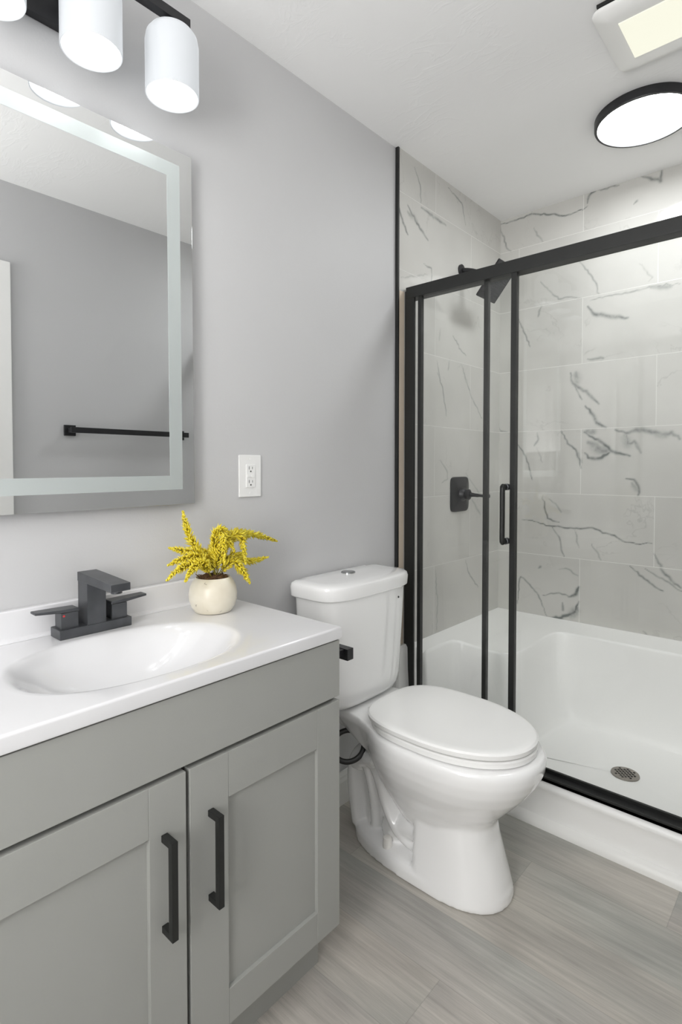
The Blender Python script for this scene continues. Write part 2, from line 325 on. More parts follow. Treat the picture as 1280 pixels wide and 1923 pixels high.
VL = [([(2.045,1.604),(2.087,1.546),(2.119,1.422)],0.0019,0.5),([(2.276,1.633),(2.335,1.533),(2.448,1.434)],0.0019,0.45),([(2.295,0.763),(2.325,0.7),(2.418,0.616)],0.0019,0.5),([(2.035,0.751),(2.053,0.612),(2.046,0.486)],0.0019,0.4),([(2.065,1.228),(2.125,1.183),(2.134,1.146),(2.082,1.129)],0.0019,0.35),([(2.291,1.172),(2.37,1.112),(2.454,1.049)],0.0025,0.3),([(2.351,1.044),(2.434,0.969)],0.005,0.3),([(1.867,2.406),(1.908,2.35),(1.913,2.279)],0.002,0.5),([(2.125,2.421),(2.242,2.394),(2.279,2.306)],0.0027,0.5),([(1.761,2.217),(1.791,2.158),(1.822,2.123)],0.0041,0.7),([(1.916,2.262),(1.983,2.257),(2.108,2.251)],0.0054,0.45),([(1.821,2.238),(1.884,2.188),(1.967,2.145)],0.0048,0.6),([(1.934,2.039),(1.994,2.036),(1.994,1.98)],0.0027,0.5),([(1.777,1.944),(1.968,2.002)],0.0027,0.3),([(2.041,1.657),(2.069,1.564)],0.002,0.4),([(2.142,1.671),(2.133,1.63)],0.0034,0.3),([(2.25,1.666),(2.292,1.589)],0.002,0.4),([(2.066,1.796),(2.058,1.746)],0.0034,0.25),([(2.17,1.785),(2.249,1.727),(2.29,1.713)],0.002,0.5),([(1.778,1.69),(1.793,1.67)],0.0034,0.6),([(2.349,2.099),(2.371,2.042)],0.002,0.3),([(1.821,2.212),(1.884,2.197)],0.0095,0.3)]
PL = [[(0.13,0.804,0.921),(0.12,0.795,0.968),(0.1,0.767,1.02),(0.09,0.751,1.09)],[(0.13,0.809,0.92),(0.13,0.773,0.982),(0.12,0.735,0.995),(0.12,0.695,1.007)],[(0.13,0.809,0.92),(0.14,0.771,0.973),(0.15,0.716,0.981),(0.15,0.673,0.972)],[(0.13,0.809,0.92),(0.15,0.76,0.965),(0.17,0.694,0.964),(0.17,0.659,0.941)],[(0.13,0.809,0.92),(0.16,0.765,0.963),(0.19,0.715,0.964),(0.2,0.688,0.939)],[(0.13,0.815,0.919),(0.12,0.821,0.992),(0.12,0.839,1.041),(0.13,0.865,1.03)],[(0.13,0.818,0.919),(0.14,0.812,1.022),(0.17,0.813,1.037),(0.19,0.803,0.962)],[(0.13,0.822,0.918),(0.12,0.861,1.001),(0.1,0.946,1.017),(0.09,1.061,0.984)],[(0.13,0.822,0.918),(0.13,0.87,0.967),(0.13,0.928,0.948),(0.13,0.993,0.95)],[(0.13,0.822,0.918),(0.15,0.857,0.957),(0.17,0.873,0.934),(0.18,0.889,0.9)],[(0.13,0.822,0.918),(0.14,0.846,1.012),(0.16,0.876,1.02),(0.17,0.884,0.949)],[(0.13,0.822,0.918),(0.11,0.856,0.987),(0.1,0.901,1.024),(0.09,0.992,1.003)],[(0.13,0.818,0.919),(0.15,0.818,0.982),(0.17,0.824,1.017),(0.18,0.841,0.989)],[(0.13,0.815,0.919),(0.12,0.819,0.965),(0.11,0.794,0.987),(0.1,0.778,0.981)]]
# ---------------------------------------------------------------- the room
W, YB, Y0, HC = 1.467, 2.642, -1.0, 2.44
TY = 1.763                                   # where the shower tile starts
struct('floor', BX((-.1, Y0-.1, -.06), (W+.1, YB+.1, 0)), M_FLOOR)
struct('ceiling', BX((-.1, Y0-.1, HC), (W+.1, YB+.1, HC+.06)), M_CEIL)
struct('wall_left', BX((-.1, Y0-.1, 0), (0, YB+.1, HC)), M_WALL)
struct('wall_back', BX((0, YB, 0), (W, YB+.1, HC)), M_WALL)
bm = bmesh.new()                                                             # wall behind the photographer, with an opening added for the fill light
for lo, hi in (((0, Y0-.1, 0), (.89, Y0, HC)), ((1.39, Y0-.1, 0), (W, Y0, HC)), ((.89, Y0-.1, 0), (1.39, Y0, .82)), ((.89, Y0-.1, 2.08), (1.39, Y0, HC))): add_box(bm, lo, hi)
struct('wall_front', bm, M_WALL)
bm = bmesh.new()
for lo, hi in (((.46, Y0, .76), (.89, Y0+.018, 2.14)), ((1.39, Y0, .76), (1.45, Y0+.018, 2.14)), ((.89, Y0, .76), (1.39, Y0+.018, .82)), ((.89, Y0, 2.08), (1.39, Y0+.018, 2.14))): add_box(bm, lo, hi, .003)
struct('added_window', bm, M_TRIM)  # unseen frame added around the rear fill light's opening
# right wall with a door opening y .02-.76
bm = bmesh.new(); add_box(bm, (W, Y0-.1, 0), (W+.1, .02, HC)); add_box(bm, (W, .76, 0), (W+.1, YB+.1, HC)); add_box(bm, (W, .02, 2.03), (W+.1, .76, HC))
struct('wall_right', bm, M_WALL)
d = BX((W+.03, .022, .008), (W+.065, .758, 2.028), .002)
door = struct('door_1', d, M_DOORP)
bm = bmesh.new()
for z0, z1 in ((.2, .95), (1.1, 1.85)):
    for a, b2 in ((.12, .36), (.43, .66)):
        for lo, hi in (((W+.024, a, z0), (W+.032, b2, z0+.018)), ((W+.024, a, z1-.018), (W+.032, b2, z1)), ((W+.024, a, z0), (W+.032, a+.018, z1)), ((W+.024, b2-.018, z0), (W+.032, b2, z1))):
            add_box(bm, lo, hi, .003)
obj('door_panel_moulding', bm, M_DOORP, door)
bm = bmesh.new(); add_box(bm, (W-.018, .76, 0), (W, .833, 2.09), .004); add_box(bm, (W-.018, -.053, 0), (W, .02, 2.09), .004); add_box(bm, (W-.018, .02, 2.03), (W, .76, 2.09), .004)
struct('trim_1', bm, M_TRIM)
# baseboards
def baseboard(name, lo, hi, ax, sgn):
    """ax: run axis; profile grows in sgn direction from the wall"""
    prof = [(0, 0), (.014, 0), (.014, .082), (.010, .092), (.010, .100), (.005, .112), (0, .113)]
    bm = bmesh.new(); rings = []
    for t in (lo, hi):
        rings.append([((sgn[0]+sgn[1]*d_, t, z) if ax == 1 else (t, sgn[0]+sgn[1]*d_, z)) for d_, z in prof])
    loft(bm, rings); return struct(name, bm, M_TRIM, angle=20)
baseboard('baseboard_left', .94, TY-.005, 1, (0, 1))
baseboard('baseboard_right', .833, TY, 1, (W, -1))
baseboard('baseboard_front', .0, W, 0, (Y0, 1))

# tiled shower walls with the marble's own veins carried as a mesh attribute
def tile_wall(name, axis, plane, h0, h1, z0, z1, veins, mat, thick, step=.004):
    nh = int((h1-h0)/step)+1; nz = int((z1-z0)/step)+1
    hs = np.linspace(h0, h1, nh); zs = np.linspace(z0, z1, nz)
    Hg, Zg = np.meshgrid(hs, zs); V = np.zeros_like(Hg); rs = np.random.RandomState(3)
    for pts, w, dk in veins:
        P = [np.array(q, float) for q in pts]
        # jitter the path a little so that the vein wanders
        Q = []
        for a, b in zip(P[:-1], P[1:]):
            L = np.linalg.norm(b-a); k = max(1, int(L/.012)); nrm = np.array([-(b-a)[1], (b-a)[0]])/max(L, 1e-6)
            for i in range(k):
                Q.append(a+(b-a)*i/k + nrm*rs.normal(0, .0022)*(1 if i else 0))
        Q.append(P[-1]); Q = np.array(Q); w = max(w, .0026)*1.25
        m0 = Q.min(0)-w*4; m1 = Q.max(0)+w*4
        i0, i1 = np.searchsorted(hs, m0[0]), np.searchsorted(hs, m1[0]); j0, j1 = np.searchsorted(zs, m0[1]), np.searchsorted(zs, m1[1])
        if i1 <= i0 or j1 <= j0: continue
        h = Hg[j0:j1, i0:i1]; z = Zg[j0:j1, i0:i1]; D = np.full(h.shape, 9.0)
        for q, (a, b) in enumerate(zip(Q[:-1], Q[1:])):
            ab = b-a; L2 = ab@ab+1e-12; t = np.clip(((h-a[0])*ab[0]+(z-a[1])*ab[1])/L2, 0, 1)
            u = (q+t)/len(Q); taper = 1.0+1.3*(1-np.clip(4*u*(1-u)*1.2, 0, 1))
            D = np.minimum(D, np.hypot(h-a[0]-t*ab[0], z-a[1]-t*ab[1])*taper)
        s = np.minimum(1, dk*1.2)*np.exp(-(D/(w*1.15))**2*1.2)
        V[j0:j1, i0:i1] = np.maximum(V[j0:j1, i0:i1], s)
    co = np.zeros((nh*nz, 3)); co[:, 2] = Zg.ravel(); co[:, 1-axis] = plane; co[:, axis] = Hg.ravel()
    idx = np.arange(nh*nz).reshape(nz, nh)
    a, b, c, d_ = idx[:-1, :-1].ravel(), idx[:-1, 1:].ravel(), idx[1:, 1:].ravel(), idx[1:, :-1].ravel()
    F = np.stack([a, b, c, d_], 1) if axis == 0 else np.stack([a, b, c, d_], 1)
    # thickness: back plate rim
    n0 = len(co); back = plane + thick
    cr = [(h0, z0), (h1, z0), (h1, z1), (h0, z1)]; ex = []
    for hh_, zz_ in cr:
        for pl in (plane, back):
            v = [0, 0, zz_]; v[1-axis] = pl; v[axis] = hh_; ex.append(v)
    co = np.vstack([co, np.array(ex)])
    faces = F.tolist()
    for i in range(4):
        j = (i+1) % 4; faces.append([n0+2*i, n0+2*i+1, n0+2*j+1, n0+2*j])
    faces.append([n0+1, n0+3, n0+5, n0+7])
    me = bpy.data.meshes.new(name); me.from_pydata(co.tolist(), [], faces); me.update()
    at = me.attributes.new('vein', 'FLOAT', 'POINT'); at.data.foreach_set('value', np.concatenate([V.ravel(), np.zeros(8)]).astype(np.float32))
    me.materials.append(mat)
    o = bpy.data.objects.new(name, me); C.objects.link(o); o['kind'] = 'structure'; return o
tile_wall('wall_shower_back', 0, YB-.012, .0, W, .40, HC, VB, M_TILEB, .012)
tile_wall('wall_shower_left', 1, .012, TY, YB-.012, .40, HC, VL, M_TILEL, -.012)
struct('wall_shower_right', BX((W-.012, TY, .4), (W, YB-.012, HC)), M_TILER)
struct('trim_2', BX((0, TY-.009, .49), (.0145, TY, HC), .001), M_BLACKD)      # black edge profile at the end of the tile
struct('trim_3', BX((.0122, TY+.002, .49), (.0136, 1.797, 1.89), 0), M_BEIGE)
bm = bmesh.new()                                                             # shoe moulding in front of the shower base
pr = [(0, 0), (-.024, 0), (-.024, .008), (-.021, .018), (-.013, .027), (0, .031)]
loft(bm, [[(x, 1.798+a, z) for a, z in pr] for x in (.0, W)]); struct('trim_4', bm, M_TRIM, angle=50)

# ---------------------------------------------------------------- shower base
sb = thing('shower_pan', 'white acrylic shower base with raised rim, corner seat and low curb behind the toilet', 'shower base', (.73, 2.2, 0))
E_ = [(.060, 1.872, .150), (.056, 1.874, .30), (.058, 1.876, .440), (.068, 2.0, .446), (.078, 2.062, .450), (.10, 2.090, .448), (.15, 2.102, .438), (.22, 2.110, .430), (.28, 2.118, .428), (.318, 2.145, .428), (.332, 2.20, .430), (.337, 2.30, .434), (.342, 2.42, .442), (.360, 2.485, .448), (.40, 2.508, .450), (.60, 2.513, .450),
      (1.0, 2.513, .450), (1.32, 2.508, .450), (1.38, 2.49, .45), (1.40, 2.43, .45), (1.404, 2.2, .45), (1.405, 2.0, .446), (1.407, 1.876, .440), (1.409, 1.874, .30), (1.405, 1.872, .150), (1.2, 1.868, .148), (.9, 1.868, .148), (.6, 1.868, .148), (.3, 1.868, .148), (.1, 1.87, .148)]
F_ = [(.13, 1.93), (.13, 1.93), (.13, 1.94), (.135, 1.98), (.15, 2.00), (.18, 2.02), (.23, 2.035), (.29, 2.045), (.345, 2.06), (.385, 2.10), (.405, 2.16), (.415, 2.28), (.42, 2.38), (.435, 2.43), (.47, 2.452), (.62, 2.46),
      (1.0, 2.46), (1.27, 2.455), (1.33, 2.43), (1.35, 2.38), (1.352, 2.2), (1.352, 2.0), (1.35, 1.94), (1.35, 1.93), (1.33, 1.925), (1.18, 1.92), (.9, 1.92), (.62, 1.92), (.32, 1.92), (.17, 1.925)]
O_ = [(.012, 1.85, .15), (.012, 1.85, .32), (.012, 1.86, .475), (.012, 2.0, .475), (.012, 2.10, .475), (.012, 2.2, .475), (.012, 2.3, .475), (.012, 2.42, .475), (.012, 2.55, .475), (.012, 2.60, .475), (.012, 2.63, .475), (.06, 2.63, .475), (.15, 2.63, .475), (.24, 2.63, .475), (.35, 2.63, .475), (.6, 2.63, .475),
      (1.0, 2.63, .475), (1.32, 2.63, .475), (1.4549, 2.63, .475), (1.455, 2.45, .475), (1.455, 2.2, .475), (1.455, 2.0, .475), (1.455, 1.86, .475), (1.455, 1.85, .32), (1.455, 1.85, .15), (1.2, 1.835, .15), (.9, 1.835, .15), (.6, 1.835, .15), (.3, 1.835, .15), (.08, 1.84, .15)]
def dense(P, k=6, it=2):
    P = [Vector(p) if len(p) == 3 else Vector((p[0], p[1], 0)) for p in P]; out = []
    L = len(P)
    for i in range(L):
        for q in range(k): out.append(P[i].lerp(P[(i+1) % L], q/k))
    for _ in range(it): out = [(out[i-1]+2*out[i]+out[(i+1) % len(out)])/4 for i in range(len(out))]
    return out
def dense_raw(P, k=6):
    P = [Vector(p) for p in P]; L = len(P); return [P[i].lerp(P[(i+1) % L], q/k) for i in range(L) for q in range(k)]
Ed, Fd, Od = dense(E_), dense(F_, 6, 14), dense_raw(O_)
FLZ = .074; DR = Vector((.733, 2.195, .060))
rings = [Od]
rings.append([o.lerp(e, .25) + Vector((0, 0, -.3*.25*(o.z-e.z)*0)) for o, e in zip(Od, Ed)])
rings.append([o.lerp(e, .85) for o, e in zip(Od, Ed)])
rings.append([e + (o-e).normalized()*.006 + Vector((0, 0, .0035)) for o, e in zip(Od, Ed)])
rings.append([e + Vector((0, 0, .001)) for e in Ed])
rings.append([e.lerp(Vector((f.x, f.y, e.z)), .08) + Vector((0, 0, -.007)) for e, f in zip(Ed, Fd)])
for t, s in ((.14, .12), (.2, .3), (.28, .5), (.38, .7), (.5, .83), (.66, .93), (.83, .985), (1.0, 1.0)):
    rings.append([Vector((e.x+(f.x-e.x)*t, e.y+(f.y-e.y)*t, e.z-(e.z-FLZ)*s)) for e, f in zip(Ed, Fd)])
for t in (.15, .4, .65, .85, .955):
    rings.append([Vector((f.x+(DR.x-f.x)*t, f.y+(DR.y-f.y)*t, FLZ-(FLZ-DR.z)*(t**.8))) for f in Fd])
bm = bmesh.new(); loft(bm, rings, False, True)
# curb: profile run along x
pr = [(1.84, .150), (1.812, .150), (1.800, .146), (1.792, .137), (1.790, .125), (1.797, .10), (1.799, .06), (1.799, 0), (1.86, 0), (1.86, .145)]
loft(bm, [[(x, y, z) for y, z in pr] for x in (.013, 1.4545)])
# end flanges standing up at both ends of the curb
for s in (0, 1):
    def q(x): return x if not s else W-x
    loft(bm, [[(q(x), y, z) for x, y, z in [(.001, 1.735-a, zz), (.026-b, 1.735-a, zz), (.034-b, 1.742-a, zz), (.034-b, 1.80, zz), (.034-b, 1.858, zz), (.001, 1.858, zz)]] for zz, a, b in ((.0, .02, -.02), (.15, .016, -.015), (.3, .01, -.006), (.40, .003, 0), (.478, -.004, .002), (.489, -.010, .010))])
obj('basin_shell', bm, M_ACRYL, sb, 40)
dr = obj('drain_cover', (lambda b: (add_lathe(b, [(.001, .0665), (.040, .0665), (.0475, .0655), (.0485, .063), (.0485, .058)], DR.x, DR.y, 40, True, True), b)[1])(bmesh.new()), M_NICK, sb, label='brushed nickel drain cover')
bm = bmesh.new()
for i in range(-4, 5):
    for j in range(-4, 5):
        xx, yy = i*.0082, j*.0082
        if math.hypot(xx, yy) < .036 and (i+j) % 2 == 0:
            r0 = .0042
            loft(bm, [[(DR.x+xx+r0*math.cos(a*PI/4), DR.y+yy+r0*math.sin(a*PI/4), z) for a in range(8)] for z in (.0660, .0674)])
obj('drain_holes', bm, M_HOLE, dr)

# ---------------------------------------------------------------- shower enclosure
se = thing('shower_enclosure', 'black framed sliding glass shower enclosure standing on the white curb', 'shower door', (.73, 1.82, .15))
obj('wall_jamb', BX((.0145, 1.800, .150), (.058, 1.812, 1.892), .0015), M_BLACKD, se)
obj('wall_jamb', BX((W-.058, 1.800, .150), (W-.0145, 1.845, 1.892), .0015), M_BLACKD, se)
bm = bmesh.new(); add_box(bm, (.020, 1.798, 1.862), (W-.014, 1.850, 1.906), .002)
obj('header_rail', bm, M_BLACKD, se)
bm = bmesh.new(); add_box(bm, (.058, 1.800, .149), (W-.058, 1.850, .160), .001); add_box(bm, (.058, 1.8405, .149), (W-.058, 1.850, .172), .001); add_box(bm, (.058, 1.800, .149), (W-.058, 1.804, .166), .001)
obj('bottom_track', bm, M_BLACKD, se)
def panel(xa, xb, y, wl, wr):
    gl_ = obj('glass_panel', BX((xa+.003, y-.003, .175), (xb-.003, y+.003, 1.864)), M_GLASS, se)
    for a, w_ in ((xa, wl), (xb-wr, wr)):
        obj('stile', BX((a, y-.010, .166), (a+w_, y+.010, 1.868), .002), M_BLACKD, gl_)
    return gl_
pa = panel(.074, .477, 1.812, .016, .021)
pb = panel(.342, 1.395, 1.836, .017, .020)
hd = bmesh.new()
add_tube(hd, smooth_path([(.447, 1.812, 1.130), (.447, 1.788, 1.130), (.447, 1.769, 1.130)], 2), .009, 16)
hb = smooth_path([(.447, 1.790, 1.130), (.447, 1.774, 1.1305), (.447, 1.768, 1.124), (.447, 1.768, 1.03), (.447, 1.768, .948), (.447, 1.774, .9415), (.447, 1.790, .942)], 4)
add_tube(hd, hb, .0088, 16)
h_ = obj('pull_handle', hd, M_BLACKD, pa, 50)
for z in (1.130, .942):
    b = bmesh.new(); add_tube(b, [(.447, 1.788, z), (.447, 1.790, z), (.447, 1.808, z)], [.0088, .0115, .0115], 18)
    obj('standoff_ring', b, M_GUN, pa, 50)

# shower head with arm (one thing), mixer valve
sh = thing('overhead_shower', 'black square shower head on a bent arm high on the marble tile', 'shower head', (.012, 2.238, 2.09))
b = bmesh.new(); add_tube(b, [(.012, 2.238, 2.09), (.020, 2.238, 2.09), (.024, 2.238, 2.09)], [.026, .026, .014], 28); obj('wall_flange', b, M_BLACK, sh)
b = bmesh.new(); add_tube(b, smooth_path([(.012, 2.238, 2.09), (.04, 2.238, 2.086), (.08, 2.238, 2.072), (.12, 2.238, 2.050), (.150, 2.238, 2.030)], 5), .0095, 14); obj('shower_arm', b, M_BLACK, sh)
mt = Matrix.Translation((.187, 2.236, 2.000)) @ Matrix.Rotation(math.radians(-51), 4, 'Y')
b = bmesh.new(); add_box(b, (-.084, -.080, -.006), (.084, .080, .006), .004); add_box(b, (-.020, -.020, .004), (.020, .020, .022), .005)
add_tube(b, [(0, 0, .02), (0, 0, .035), (0, 0, .048)], [.014, .016, .012], 16)
bmesh.ops.transform(b, matrix=mt, verts=b.verts[:]); plate = obj('head_plate', b, M_BLACK, sh)
b = bmesh.new()
for i in range(-6, 7):
    for j in range(-6, 7):
        add_tube(b, [(i*.0102, j*.0102, -.005), (i*.0102, j*.0102, -.0085)], [.0026, .0018], 6)
bmesh.ops.transform(b, matrix=mt, verts=b.verts[:]); obj('nozzles', b, M_GUN, plate)
mv = thing('shower_valve', 'black square shower mixer plate with lever on the tiled wall', 'shower valve', (.012, 2.232, 1.074))
b = bmesh.new()
def rsq(x, hw_, c): return [(x, 2.232+hw_*math.copysign(abs(math.sin(a))**(2/7), math.sin(a)), c+hw_*math.copysign(abs(math.cos(a))**(2/7), math.cos(a))) for a in [2*PI*k/64 for k in range(64)]]
loft(b, [rsq(.012, .079, 1.074), rsq(.017, .079, 1.074), rsq(.022, .072, 1.074), rsq(.027, .045, 1.074), rsq(.030, .032, 1.074)])
obj('escutcheon', b, M_BLACK, mv, 50)
b = bmesh.new(); add_tube(b, [(.02, 2.232, 1.074), (.035, 2.232, 1.074), (.047, 2.232, 1.074), (.05, 2.232, 1.074), (.064, 2.232, 1.074), (.066, 2.232, 1.074), (.072, 2.232, 1.074)], [.034, .030, .022, .024, .024, .018, .010], 28)
obj('valve_hub', b, M_BLACK, mv, 40)
b = bmesh.new(); add_tube(b, smooth_path([(.068, 2.232, 1.074), (.095, 2.235, 1.072), (.13, 2.24, 1.070), (.158, 2.244, 1.070)], 4), [.010]*3+[.0085]*3+[.0065]*5+[.0075, .008], 14); obj('lever', b, M_BLACK, mv)

# ---------------------------------------------------------------- toilet
TC = 1.405; TT = 1.380
to = thing('toilet', 'white two-piece toilet with closed lid between the grey vanity and the shower', 'toilet', (.38, TC, 0))
b = bmesh.new()
# bowl
BS = [(.150, .30, .600, .085, .45), (.200, .27, .602, .108, .44), (.225, .25, .615, .118, .44), (.250, .24, .640, .134, .45), (.280, .23, .666, .152, .46), (.315, .22, .696, .170, .47), (.350, .215, .720, .184, .47), (.380, .215, .734, .192, .47), (.405, .215, .738, .194, .47), (.418, .22, .734, .191, .47), (.4225, .23, .726, .184, .47)]
loft(b, [sup(xb, xf, hw, xm, 2.15, 2.7, z, TC) for z, xb, xf, hw, xm in BS])
# pedestal front block
PS = [(0, .395, .652, .121, .47), (.012, .395, .652, .121, .47), (.06, .395, .641, .112, .47), (.11, .395, .626, .106, .47), (.16, .395, .610, .102, .48), (.20, .395, .602, .100, .48), (.26, .395, .61, .098, .48)]
loft(b, [sup(xb, xf, hw, xm, 2.3, 9, z, TC) for z, xb, xf, hw, xm in PS])
# foot plate
FS = [(0, .125, .652, .121, .42), (.030, .127, .651, .120, .42), (.042, .135, .645, .113, .42), (.047, .15, .63, .10, .42)]
loft(b, [sup(xb, xf, hw, xm, 2.3, 2.5, z, TC) for z, xb, xf, hw, xm in FS])
# rear deck, sections along x
def dsec(x, hw, zb, zt, hb):
    return [(x, TC-hw, zt), (x, TC-hw, zt-.022), (x, TC-hb, zb), (x, TC+hb, zb), (x, TC+hw, zt-.022), (x, TC+hw, zt), (x, TC+hw*.5, zt+.002), (x, TC-hw*.5, zt+.002)]
loft(b, [dsec(.045, .118, .375, .437, .085), (dsec(.12, .122, .355, .437, .085)), dsec(.22, .135, .31, .434, .09), dsec(.30, .155, .27, .424, .10), dsec(.36, .168, .25, .418, .10)])
# trapway S-bend and web
trap = smooth_path([(.42, TC, .07), (.335, TC, .09), (.280, TC, .15), (.240, TC, .235), (.190, TC, .278), (.140, TC, .245), (.128, TC, .16), (.145, TC, .03)], 6)
def ell(bm_, pts, ry, rr):
    pts = [Vector(p) for p in pts]; rings = []
    for i, p_ in enumerate(pts):
        t = (pts[min(i+1, len(pts)-1)]-pts[max(i-1, 0)]).normalized(); nn = Vector((-t.z, 0, t.x))
        u = i/(len(pts)-1)
        ryy = ry*(1.15-.32*u); rri = rr
        rings.append([p_+nn*rri*math.cos(a)+Vector((0, ryy*math.sin(a), 0)) for a in [2*PI*k/24 for k in range(24)]])
    loft(bm_, rings)
ell(b, trap, .078, .031)
ell(b, smooth_path([(.18, TC, .28), (.205, TC, .20), (.215, TC, .12), (.215, TC, .03)], 6), .066, .026)
ell(b, smooth_path([(.44, TC, .13), (.385, TC, .118), (.345, TC, .105), (.305, TC, .085), (.27, TC, .055)], 6), .084, .050)
ell(b, smooth_path([(.245, TC, .285), (.205, TC, .275), (.165, TC, .255), (.145, TC, .225)], 6), .088, .040)
loft(b, [[(x0, TC-w_, z) , (x1, TC-w_, z), (x1, TC+w_, z), (x0, TC+w_, z)] for z, x0, x1, w_ in ((.02, .15, .40, .030), (.2, .16, .40, .032), (.30, .20, .42, .05), (.36, .12, .42, .08))])
bowl = obj('bowl', b, M_CERAMIC, to, 180)
rm = bowl.modifiers.new('remesh', 'REMESH'); rm.mode = 'VOXEL'; rm.voxel_size = .0042; rm.use_smooth_shade = True
sm = bowl.modifiers.new('smooth', 'SMOOTH'); sm.iterations = 9; sm.factor = .6
for sgn in (-1, 1):
    b = bmesh.new(); add_lathe(b, [(.0145, .040), (.0140, .066), (.0125, .073), (.006, .076)], .300, TC+sgn*.088, 24, True, True)
    obj('bolt_cap', b, M_BOLT, to, 50)
# tank
b = bmesh.new()
TS = [(.440, .06, .17, .145), (.452, .040, .190, .168), (.468, .033, .197, .179), (.50, .030, .202, .185), (.60, .028, .206, .191), (.70, .026, .210, .198), (.799, .025, .212, .204)]
loft(b, [sup(xb, xf, hw, .11, 3.4, 8, z, TT) for z, xb, xf, hw in TS])
obj('tank', b, M_CERAMIC, to, 40)
b = bmesh.new()
LS = [(.794, .018, .214, .211), (.798, .016, .219, .215), (.826, .014, .221, .217), (.836, .016, .218, .214), (.842, .024, .209, .205), (.8445, .05, .18, .18), (.8455, .08, .14, .1)]
loft(b, [sup(xb, xf, hw, .11, 3.6, 9, z, TT) for z, xb, xf, hw in LS])
obj('tank_lid', b, M_CERAMIC, to, 30)
b = bmesh.new(); add_lathe(b, [(.024, .844), (.024, .8485), (.021, .8500), (.0205, .8485), (.0200, .8498), (.001, .8505)], .085, TT, 32, False, False)
obj('flush_button', b, M_CHROME, to, 30, 'round chrome dual flush button')
b = bmesh.new(); add_tube(b, [(.2045, TT+.118, .762), (.2085, TT+.118, .762)], [.004, .003], 10); bmesh.ops.scale(b, vec=(1, 1, 1), verts=b.verts[:])
obj('maker_mark', b, M_BLACKD, to, 30, 'tiny dark emblem')
# seat and lid
b = bmesh.new()
SS = [(.4240, .27, .690, .150), (.4258, .241, .711, .1755), (.4275, .238, .714, .178), (.4405, .238, .715, .179), (.4430, .243, .710, .174), (.4432, .27, .69, .15)]
loft(b, [sup(xb, xf, hw, .46, 2.1, 3.0, z, TC) for z, xb, xf, hw in SS]); obj('seat', b, M_PLAS, to, 22)
b = bmesh.new()
LS = [(.4472, .27, .690, .150), (.4476, .234, .711, .176), (.4492, .230, .714, .179), (.461, .228, .716, .181), (.4655, .232, .711, .177), (.4675, .238, .704, .171), (.4680, .25, .69, .158), (.4683, .36, .55, .06)]
loft(b, [sup(xb, xf, hw, .455, 2.1, 3.2, z, TC) for z, xb, xf, hw in LS]); obj('seat_lid', b, M_PLAS, to, 22)
for sgn in (-1, 1):
    b = bmesh.new(); add_box(b, (.222, TC+sgn*.075-.016, .423), (.262, TC+sgn*.075+.016, .456), .006); obj('hinge', b, M_PLAS, to)

# water supply hose under the tank
b = bmesh.new()
pts = [(.005, 1.20, .20), (.05, 1.20, .20), (.085, 1.205, .195), (.12, 1.23, .19)]
cc = Vector((.152, 1.304, .309)); u = Vector((.62, .55, .0)).normalized(); vv = Vector((-.20, .30, .55)).normalized()
ring = [cc + u*.050*math.cos(t)+vv*.046*math.sin(t) + Vector((0, 0, 0)) for t in [(-.9*PI + 1.95*PI*k/30) for k in range(31)]]
pts = [(.004, 1.215, .185), (.03, 1.218, .187)] + [tuple(q) for q in ring] + [(.09, 1.29, .37), (.09, 1.285, .43)]
add_tube(b, smooth_path(pts, 3), .0085, 12)
hs = thing('supply_hose', 'black water supply hose looped under the toilet tank', 'hose', (.004, 1.215, .185))
obj('hose', b, M_RUBBER, hs, 60)
b = bmesh.new(); add_tube(b, [(.0, 1.215, .185), (.006, 1.215, .185), (.010, 1.215, .185), (.03, 1.215, .185)], [.028, .026, .012, .012], 20); obj('shutoff_valve', b, M_CHROME, hs)

# ---------------------------------------------------------------- vanity cabinet
VY0, VY1 = .135, .935
vc = thing('vanity_cabinet', 'grey shaker vanity cabinet with two doors under the white sink top', 'cabinet', (.22, .535, 0))
b = bmesh.new()
for lo, hi in (((.004, VY0+.002, .125), (.428, VY0+.018, .803)), ((.004, VY1-.018, .125), (.428, VY1-.002, .803)), ((.004, VY0+.018, .125), (.428, VY1-.018, .141)), ((.004, VY0+.018, .141), (.012, VY1-.018, .803))): add_box(b, lo, hi)
obj('carcass', b, M_CAB, vc)
obj('shadow_gap_face', BX((.4275, VY0+.006, .13), (.4305, VY1-.006, .8035)), M_GAP, vc)
obj('toe_kick', BX((.02, VY0+.004, 0), (.383, VY1-.004, .126)), M_CAB, vc)
obj('drawer_front', BX((.431, VY0, .671), (.450, VY1, .801), .0015), M_CAB, vc)
def cab_door(y0, y1, hinge_stile, lock_stile, left):
    b = bmesh.new(); z0, z1 = .130, .661; bv = .0012
    ya, yb = (y0+hinge_stile, y1-lock_stile) if left else (y0+lock_stile, y1-hinge_stile)
    add_box(b, (.431, y0, z0), (.450, ya, z1), bv); add_box(b, (.431, yb, z0), (.450, y1, z1), bv)
    add_box(b, (.431, ya, z1-.088), (.4496, yb, z1), bv); add_box(b, (.431, ya, z0), (.4496, yb, z0+.070), bv)
    add_box(b, (.433, ya-.004, z0+.06), (.4410, yb+.004, z1-.08))
    dd = obj('door', b, M_CAB, vc)
    hy = y1-.043 if left else y0+.043
    b = bmesh.new()
    add_box(b, (.472, hy-.006, .400), (.484, hy+.006, .570), .001); add_box(b, (.4495, hy-.006, .558), (.473, hy+.006, .570), .001); add_box(b, (.4495, hy-.006, .400), (.473, hy+.006, .412), .001)
    obj('handle', b, M_BLACKD, dd, label='black bar pull')
cab_door(VY0, .530, .07, .071, True)
cab_door(.538, VY1, .073, .083, False)

